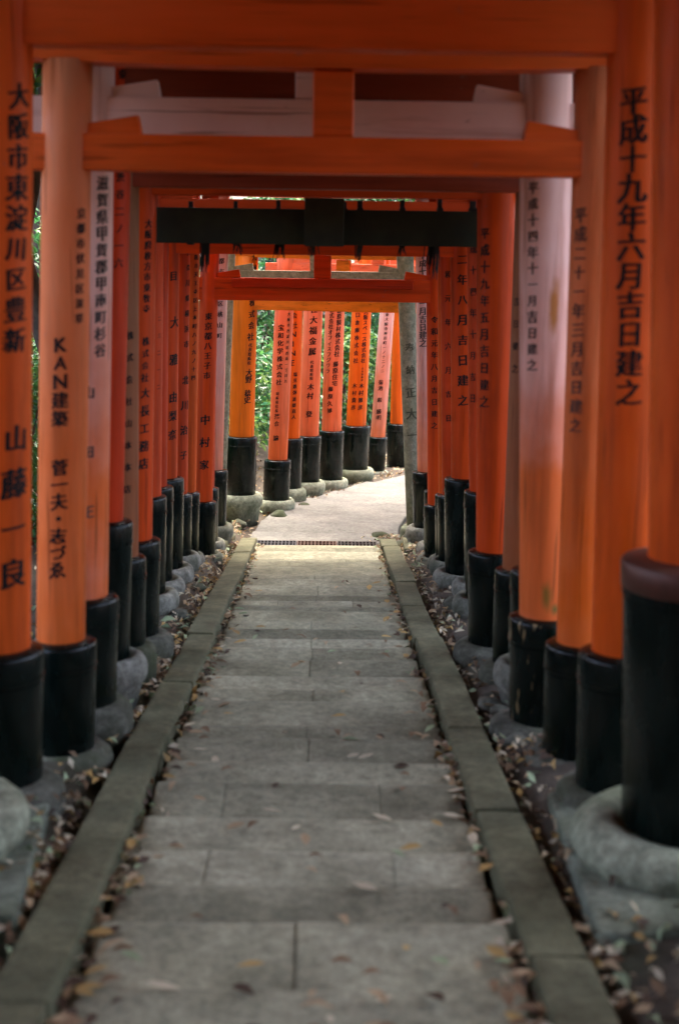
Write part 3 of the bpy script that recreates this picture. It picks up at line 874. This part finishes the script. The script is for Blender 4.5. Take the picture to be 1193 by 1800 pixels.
# the row goes on behind the start of the steps
for D in [3.25-0.54*k for k in range(17)]:
    zz = plane(D)
    HN = max(2.05, 1.4+0.172*D+0.22-zz)          # height of the tie beam
    base = Vector((XC, D, zz))
    root = empty('torii_gate', base)
    tag(root, 'plain vermilion torii gate at the head of the steps', 'torii gate', 'gates at the head of the steps')
    for sg in (-1, 1):
        f_ax = lambda z, sg=sg: (XC+sg*(1.12-0.02*(z-zz)), D)
        v, f = lathe(base, f_ax, [(0.115, zz+0.02), (0.110, zz+HN+0.40)], 28)
        pil = mesh_obj('pillar', v, f, PAINT['deep'], root, True)
        v, f = lathe(base, f_ax, [(0.15, zz+0.02), (0.15, zz+0.55), (0.09, zz+0.56)], 28, cap=False)
        mesh_obj('base_sleeve', v, f, SLEEVE, pil, True)
    for nme, z, h, ex, dp in (('tie_beam', HN, 0.07, 0.22, 0.055), ('lintel', HN+0.456, 0.055, 0.38, 0.07), ('top_beam', HN+0.562, 0.05, 0.42, 0.14)):
        from_bm(nme, box_bm(Vector((0, 0, z)), Vector((1.09+ex, 0, 0)), Vector((0, dp, 0)), Vector((0, 0, h)), 0.006, 1), PAINT_B['deep'], root)
    from_bm('center_strut', box_bm(Vector((0, 0, HN+0.235)), Vector((0.07, 0, 0)), Vector((0, 0.045, 0)), Vector((0, 0, 0.162)), 0.004, 1), PAINT['deep'], root)

# long plinth slabs under the nearest posts
for (xa, ya, xb, yb, sg, label) in ((0.690, 3.24, 0.755, 4.47, 1, 'pale greenish plinth slab under the doughnut stone with brown banded post'),
                                    (-0.760, 3.32, -0.885, 4.51, -1, 'greenish plinth slab under the doughnut stone cut by the kerb')):
    d = Vector((xb-xa, yb-ya, plane(yb)-plane(ya)))*0.5
    c = Vector(((xa+xb)/2+sg*0.42, (ya+yb)/2, plane((ya+yb)/2)+0.072-0.075))
    bm = box_bm(Vector((0, 0, 0)), Vector((0.42, 0, 0)), d, Vector((0, 0, 0.075)), 0.014, 2)
    tag(from_bm('plinth_slab', bm, STONE_PL, None, False, c), label, 'slab')

# ------------------------------------------------------------------ olive crossbeam with cords
def crossbeam():
    D = 7.3
    a = U(262, 398, D); b = U(852, 401, D)
    c = (a+b)/2
    root = empty('weathered_crossbeam', c)
    tag(root, 'dark olive weathered timber crossbeam tied with black cords between gate posts', 'crossbeam')
    hz = (U(570, 366, D-0.06).z-U(570, 429, D-0.06).z)/2
    d = (b-a); d.z = 0
    from_bm('beam', box_bm(Vector((0, 0, 0)), d*0.5, Vector((0, 0.05, 0)), Vector((0, 0, hz)), 0.006, 2), OLIVE, root)
    from_bm('center_block', box_bm(U(570, 391, D-0.075)-c, Vector((0.098, 0, 0)), Vector((0, 0.03, 0)), Vector((0, 0, 0.118)), 0.005, 2), OLIVE2, root)
    for x in (335, 414, 489, 545, 603, 632, 706, 772, 830):
        q = U(x, 398, D)
        w_ = random.uniform(0.010, 0.020)
        bm = bmesh.new()
        lift = random.uniform(0.028, 0.05)
        for (o, hx, hy, hh) in ((Vector((0, 0, 0)), w_, 0.054, hz+0.003), (Vector((0, 0.02, hz+lift/2)), w_*0.8, 0.012, lift/2+0.004)):
            t = box_bm(q-c+o, Vector((hx, 0, 0)), Vector((0, hy-0.008, 0)) if hy > 0.05 else Vector((0, hy, 0)), Vector((0, 0, hh)), 0.003, 1)
            me = bpy.data.meshes.new('t'); t.to_mesh(me); t.free(); bm.from_mesh(me); bpy.data.meshes.remove(me)
        from_bm('cord', bm, CORD, root)
    for x, yb, n in ((360, 482, 12), (417, 449, 6), (489, 457, 9), (549, 452, 8), (630, 464, 8), (705, 452, 6), (761, 492, 13)):
        vs, fs = [], []
        z0 = c.z-hz+0.01
        z1 = U(x, yb, D).z
        X = U(x, 430, D).x
        for i in range(n*2):
            x0 = X+random.gauss(0, 0.012); y0 = D+random.uniform(-0.03, 0.03)
            zz = z0+(z1-z0)*random.uniform(0.55, 1.0)
            x1 = x0+random.gauss(0, 0.010); rr = random.uniform(0.003, 0.006)
            o = len(vs)
            for (xx, z, k) in ((x0, z0, 1), (x1, zz, 0.5)):
                for t in range(3):
                    an = t*2.094
                    vs.append(Vector((xx+math.cos(an)*rr*k, y0+math.sin(an)*rr*k, z))-c)
            fs += [(o+t, o+(t+1) % 3, o+3+(t+1) % 3, o+3+t) for t in range(3)]
        mesh_obj('tassel', vs, fs, CORD, root)
crossbeam()

# ------------------------------------------------------------------ rocks
def rock_mesh(seed, sx, sy, sz):
    bm = bmesh.new()
    bmesh.ops.create_icosphere(bm, subdivisions=3, radius=1)
    for v in bm.verts:
        n = noise.noise(v.co*1.1+Vector((seed*3.7, 0, 0)))*0.30 + noise.noise(v.co*2.7+Vector((0, seed*5.1, 0)))*0.10
        v.co *= 1+n
        v.co.x *= sx; v.co.y *= sy; v.co.z *= sz
    me = bpy.data.meshes.new('rock')
    bm.to_mesh(me); bm.free()
    me.polygons.foreach_set('use_smooth', [True]*len(me.polygons))
    me.materials.append(STONE_MOSS)
    return me
rocks = [rock_mesh(i, 1.0, random.uniform(0.8, 1.2), random.uniform(0.5, 0.75)) for i in range(5)]
spots = []
for i in range(9):
    y = random.uniform(5.0, 12.3); s = random.choice((-1, 1))
    spots.append((XC+s*random.uniform(0.78, 0.90), y, random.uniform(0.045, 0.075)))
for (px_, py_, dd, s) in ((862, 1205, 5.9, 0.05), (880, 1230, 5.75, 0.045), (490, 893, 14.1, 0.10), (535, 872, 14.9, 0.08), (420, 908, 13.6, 0.09), (670, 925, 13.0, 0.08), (700, 955, 12.4, 0.09), (725, 935, 12.6, 0.09)):
    p_ = U(px_, py_, dd)
    spots.append((p_.x, p_.y, s))
for i, (x, y, s) in enumerate(spots):
    o = bpy.data.objects.new('rock', rocks[i % 5])
    col.objects.link(o)
    o.location = (x, y, ground(x, y)+s*0.10)
    o.scale = (s, s, s)
    o.rotation_euler = (0, 0, random.uniform(0, 6.28))
    tag(o, 'small rounded grey stone lying in the leaf litter by the gate bases', 'rock', 'loose stones beside the path')

# ------------------------------------------------------------------ fallen leaves
def leaf_pts(L, W, curl, cup):
    pts = []
    for t, wd in ((0, 0.02), (0.25, 0.75), (0.55, 1.0), (0.85, 0.45), (1.0, 0.02)):
        y = (t-0.5)*L
        z = curl*math.sin(math.pi*t)*L
        for s in (-1, 0, 1):
            pts.append(Vector((s*wd*W/2, y, z+cup*abs(s)*wd*W)))
    return pts
LF = []
for j in range(4):
    for i in range(2):
        a = j*3+i
        LF.append((a, a+1, a+4, a+3))
leaf_meshes = []
for i in range(8):
    me = bpy.data.meshes.new('fallen_leaf')
    pts = leaf_pts(random.uniform(0.045, 0.075), random.uniform(0.018, 0.032), random.uniform(-0.12, 0.22), random.uniform(0.05, 0.35))
    me.from_pydata([tuple(p) for p in pts], [], LF)
    me.polygons.foreach_set('use_smooth', [True]*len(me.polygons))
    me.materials.append(LEAF_D[i % 6])
    leaf_meshes.append(me)
def step_z(y): return plane(y)
def leaf_thing(x, y, z, big=1.0):
    o = bpy.data.objects.new('fallen_leaf', random.choice(leaf_meshes))
    col.objects.link(o)
    s = random.uniform(0.7, 1.35)*big
    o.scale = (s, s, s)
    o.location = (x, y, z)
    o.rotation_euler = (random.uniform(-.15, .15)-0.1, random.uniform(-.15, .15), random.uniform(0, 6.28))
    hue = {'dry_leaf_tan': 'tan', 'dry_leaf_brown': 'brown', 'dry_leaf_pale': 'pale cream', 'dry_leaf_ochre': 'yellow ochre', 'dry_leaf_green': 'grey green', 'dry_leaf_dark': 'dark brown'}[o.data.materials[0].name]
    tag(o, hue+' curled fallen leaf lying on the stone steps', 'leaf', hue+' fallen leaves on the steps')
for i in range(230):
    y = 2.7 + 7.5*random.random()**1.5
    if random.random() < 0.66:
        s = -1 if random.random() < 0.55 else 1
        x = XC+s*(0.53-abs(random.gauss(0, 0.075)))
    else: x = XC+random.uniform(-0.45, 0.45)
    leaf_thing(x, y, plane(y)+0.024)

def litter(name, n, fn, label, big=1.0):
    vs, fs, fm = [], [], []
    for i in range(n):
        x, y, z = fn()
        L = random.uniform(0.03, 0.065)*big; W = L*random.uniform(0.35, 0.55)
        pts = leaf_pts(L, W, random.uniform(-0.1, 0.3), random.uniform(0, 0.4))
        M = Matrix.Rotation(random.uniform(0, 6.28), 3, 'Z') @ Matrix.Rotation(random.gauss(0, 0.5), 3, 'X') @ Matrix.Rotation(random.gauss(0, 0.5), 3, 'Y')
        o = len(vs)
        sel = (1, 3, 5, 6, 8, 13)      # base, two mid pairs, tip
        q = [pts[k] for k in (1, 6, 13, 8, 7)]
        for k in q: vs.append(M @ k + Vector((x, y, z)))
        fs += [(o, o+4, o+1), (o+1, o+4, o+2), (o, o+3, o+4), (o+3, o+2, o+4)]
        m = random.choice((0, 0, 1, 1, 2, 2, 3, 4, 5))
        fm += [m]*4
    o = mesh_obj(name, vs, fs, LEAF_D, None, True, fmat=fm)
    tag(o, label, 'leaf litter', kind='stuff')
CL = [(random.choice((-1, 1)), random.uniform(1.5, 12.3), random.uniform(0.05, 0.3)) for i in range(60)]
def gut():
    if random.random() < 0.65:
        s, y, sp_ = random.choice(CL)
        y += random.gauss(0, sp_)
    else:
        s = random.choice((-1, 1)); y = random.uniform(1.5, 12.3)
    y = min(max(y, 1.2), 12.3)
    if random.random() < 0.30: return XC+s*(0.545-abs(random.gauss(0, 0.03))), y, plane(y)+random.uniform(0.0, 0.02)
    x = XC+s*(0.70+abs(random.gauss(0, 0.08)))
    return x, y, ground(x, y)+random.uniform(0.0, 0.03)
litter('gutter_leaf_litter', 2300, gut, 'dry leaves gathered along both kerbs of the path')
def bank():
    while True:
        y = random.uniform(2, 26); x = random.uniform(-5, 4.5)
        if (abs(x-XC) > 0.76 and y < YB) or (y >= YB and left_dist(x, y) > -0.35) or right_dist(x, y) > 0.5:
            return x, y, ground(x, y)+random.uniform(0.0, 0.025)
litter('bank_leaf_litter', 14000, bank, 'brown leaf litter covering the forest banks behind the gates', 1.15)
def corner():
    a = random.random()
    if a < 0.5: p_ = U(random.gauss(690, 16), random.gauss(938, 10), 12.7); return p_.x, p_.y+random.uniform(-.2, .3), plane(12.9)+random.uniform(0.0, .04)
    if a < 0.7: p_ = U(random.gauss(412, 6), random.gauss(905, 5), 13.3); return p_.x, p_.y+random.uniform(-.2, .3), plane(13.3)+random.uniform(0.0, .04)
    y = random.uniform(14.5, 18); x = -0.62+(y-14.2)*0.42+random.gauss(0, 0.06)
    return x, y, plane(y)+random.uniform(0.0, 0.03)
litter('corner_leaf_litter', 420, corner, 'dry leaves heaped at the corners of the drain and path edge', 0.9)

# ------------------------------------------------------------------ plants
def foliage(name, clumps, nleaf, size, mats, parent, loc, seed):
    rnd = random.Random(seed)
    vs, fs, fm = [], [], []
    tot = sum(c[1]**2 for c in clumps)
    for (c, rad) in clumps:
        mi = rnd.randrange(len(mats))
        for i in range(int(nleaf*rad**2/tot)):
            d = Vector((rnd.gauss(0, 1), rnd.gauss(0, 1), rnd.gauss(0, 1))).normalized()
            p_ = c + d*rad*(rnd.random()**0.45)*Vector((1, 1, 0.8)).length/1.62
            L = size*rnd.uniform(0.6, 1.3); W = L*rnd.uniform(0.4, 0.6)
            z = (d+Vector((0, 0, 0.9))+Vector((rnd.gauss(0, .5), rnd.gauss(0, .5), rnd.gauss(0, .4)))).normalized()
            t = z.cross(Vector((rnd.gauss(0, 1), rnd.gauss(0, 1), rnd.gauss(0, 1)))).normalized()
            s = z.cross(t)
            o = len(vs)
            vs += [p_-t*L/2, p_-s*W/2+z*W*0.15, p_+t*L/2-z*L*0.1, p_+s*W/2+z*W*0.15]
            fs += [(o, o+1, o+2), (o, o+2, o+3)]
            m = mi if rnd.random() < 0.7 else rnd.randrange(len(mats))
            fm += [m, m]
    return mesh_obj(name, vs, fs, mats, parent, fmat=fm)
def tube(pts, rad, seg=7):
    vs, fs = [], []
    for i, q in enumerate(pts):
        d = (pts[min(i+1, len(pts)-1)]-pts[max(i-1, 0)]).normalized()
        a = d.orthogonal().normalized(); b = d.cross(a)
        for k in range(seg):
            an = 2*math.pi*k/seg
            vs.append(q+(a*math.cos(an)+b*math.sin(an))*rad[i])
    for i in range(len(pts)-1):
        for k in range(seg):
            k2 = (k+1) % seg
            fs.append((i*seg+k, i*seg+k2, (i+1)*seg+k2, (i+1)*seg+k))
    return vs, fs
def limbs(name, chains, parent):
    V, F = [], []
    for pts, rad in chains:
        v, f = tube(pts, rad)
        F += [tuple(q+len(V) for q in ff) for ff in f]
        V += v
    return mesh_obj(name, V, F, BARK, parent, True)
def make_shrub(seed, h, w_):
    rnd = random.Random(seed)
    root = empty('shrub', (0, 0, 0))
    clumps, ch = [], []
    for i in range(13):
        a = rnd.uniform(0, 6.28); rr = w_*rnd.random()**0.6
        c = Vector((math.cos(a)*rr, math.sin(a)*rr, h*rnd.uniform(0.15, 0.95)))
        clumps.append((c, rnd.uniform(0.22, 0.42)*w_+0.08))
        m = c*0.5+Vector((rnd.gauss(0, .06), rnd.gauss(0, .06), 0))
        ch.append(([Vector((0, 0, -0.1)), m, c], [0.022, 0.014, 0.005]))
    foliage('foliage', clumps, 3600, 0.085, LEAF_G, root, None, seed)
    limbs('stem', ch, root)
    return root
def make_tree(seed, h, rad, cw):
    rnd = random.Random(seed)
    root = empty('tree', (0, 0, 0))
    pts = [Vector((0, 0, -0.4))]
    for i in range(1, 8): pts.append(Vector((rnd.gauss(0, .06)*i, rnd.gauss(0, .06)*i, h*i/7.5)))
    ch = [(pts, [rad*1.35]+[rad*(1-0.8*i/8) for i in range(1, 8)])]
    clumps = []
    for i in range(22):
        k = rnd.uniform(0.45, 0.98)
        j = k*7; a_ = pts[int(j)].lerp(pts[min(7, int(j)+1)], j-int(j))
        an = rnd.uniform(0, 6.28); l = cw*rnd.uniform(0.3, 1.0)*(1.15-abs(k-0.65))
        e = a_+Vector((math.cos(an)*l, math.sin(an)*l, rnd.uniform(-.2, 1.1)))
        ch.append(([a_, a_.lerp(e, .5)+Vector((0, 0, .15)), e], [rad*0.28, rad*0.16, 0.012]))
        clumps.append((e, rnd.uniform(0.55, 1.15)))
    limbs('trunk', ch, root)
    foliage('crown', clumps, 12000, 0.17, LEAF_G, root, None, seed+50)
    return root
def copy_tree(o, parent=None):
    c = o.copy(); col.objects.link(c)
    if parent: c.parent = parent
    for ch in o.children:
        copy_tree(ch, c)
    return c
shr = [make_shrub(1, 1.5, 0.75), make_shrub(2, 1.1, 0.85), make_shrub(3, 2.1, 0.7)]
sp = [(-3.9, 9.4, 0, 1.0), (-3.8, 11.2, 2, 1.1), (-3.1, 12.6, 1, 1.0), (-2.65, 12.3, 2, 1.0), (-3.0, 13.7, 2, 1.3), (-2.35, 10.9, 0, 0.9), (-3.8, 13.8, 2, 1.2), (-2.5, 14.2, 0, 1.0), (-2.2, 15.8, 2, 1.1), (-1.5, 17.1, 0, 1.2), (-1.1, 18.4, 2, 1.2),
      (-0.6, 19.6, 1, 1.3), (0.1, 20.4, 2, 1.3), (0.8, 21.6, 0, 1.4), (1.6, 22.4, 2, 1.3), (-2.8, 18.5, 2, 1.4), (-0.8, 22.0, 2, 1.6), (2.4, 24.0, 2, 1.5), (-4.6, 7.4, 1, 1.0), (-4.4, 12.0, 2, 1.5), (-4.6, 15.0, 2, 1.5),
      (-4.8, 5.6, 0, 1.0), (4.2, 6.0, 0, 0.9), (4.3, 8.5, 2, 1.0), (4.0, 11.0, 1, 1.0), (3.8, 13.5, 2, 1.1), (0.6, 25.0, 2, 1.8), (0.3, -7.6, 2, 1.8), (-1.0, -7.2, 2, 1.6), (1.4, -7.0, 2, 1.6), (-2.2, 21.0, 2, 1.6)]  # shrubs uphill of the camera are added to block light from behind
SHL = 'leafy green evergreen shrub on the gate bank, a few added uphill to block light'
used = set()
for (x, y, k, s) in sp:
    o = shr[k] if k not in used else copy_tree(shr[k])
    used.add(k)
    o.location = (x, y, ground(x, y)-0.05)
    o.rotation_euler = (0, 0, random.uniform(0, 6.28))
    o.scale = (s, s, s)
    tag(o, SHL, 'shrub', 'shrubs on the forest bank')
trs = [make_tree(11, 9.0, 0.16, 2.6), make_tree(12, 11.0, 0.22, 3.0), make_tree(13, 7.0, 0.11, 2.1), make_tree(14, 8.2, 0.10, 1.75)]
tp = [(sx*(1.6+0.25*((k*7) % 3)), -5.6+k*1.22+(0.5 if sx > 0 else 0), 3, 1.0+0.07*(k % 3)) for k in range(12) for sx in (-1, 1) if (k, sx) not in ((6, 1), (5, -1), (8, -1), (8, 1))] + [  # canopy trees added over the steps to block overhead light
      (1.75, 9.4, 3, 1.05), (-2.7, 9.0, 3, 1.0), (-2.1, 11.0, 3, 1.05), (2.3, 12.9, 3, 1.0), (1.9, 11.0, 3, 1.05),  # more crowns added to dim the ground before the drain
      (-1.2, -9.5, 1, 0.9), (1.6, -8.0, 0, 0.9), (-3.0, -7.0, 0, 0.8), (3.6, -10, 1, 1.0), (0.2, -12.5, 1, 1.0), (-5, -11, 1, 1.0),  # added behind the camera to close off sky light from there
      (-7.5, 12.5, 1, 1), (-6.3, 17.5, 2, 1), (-4.6, 23.5, 1, 1), (1.2, 31, 1, 1.0), (-8, 19, 1, 1.2), (3.4, 27.5, 0, 1.1), (8.0, 15.0, 1, 1.1), (-1.2, 31, 1, 1.3), (5.5, 30, 1, 1.2), (-6, 28, 1, 1.2),
      (9, 23, 1, 1.2), (-9, 36, 1, 1.4), (2, 38, 1, 1.4), (10, 36, 1, 1.4)]
used = set()
for (x, y, k, s) in tp:
    o = trs[k] if k not in used else copy_tree(trs[k])
    used.add(k)
    o.location = (x, y, ground(x, y))
    o.rotation_euler = (0, 0, random.uniform(0, 6.28))
    o.scale = (s, s, s)
    tag(o, 'forest tree with dark bark and loose green crown, many added to block light', 'tree', 'forest trees around the gate path')
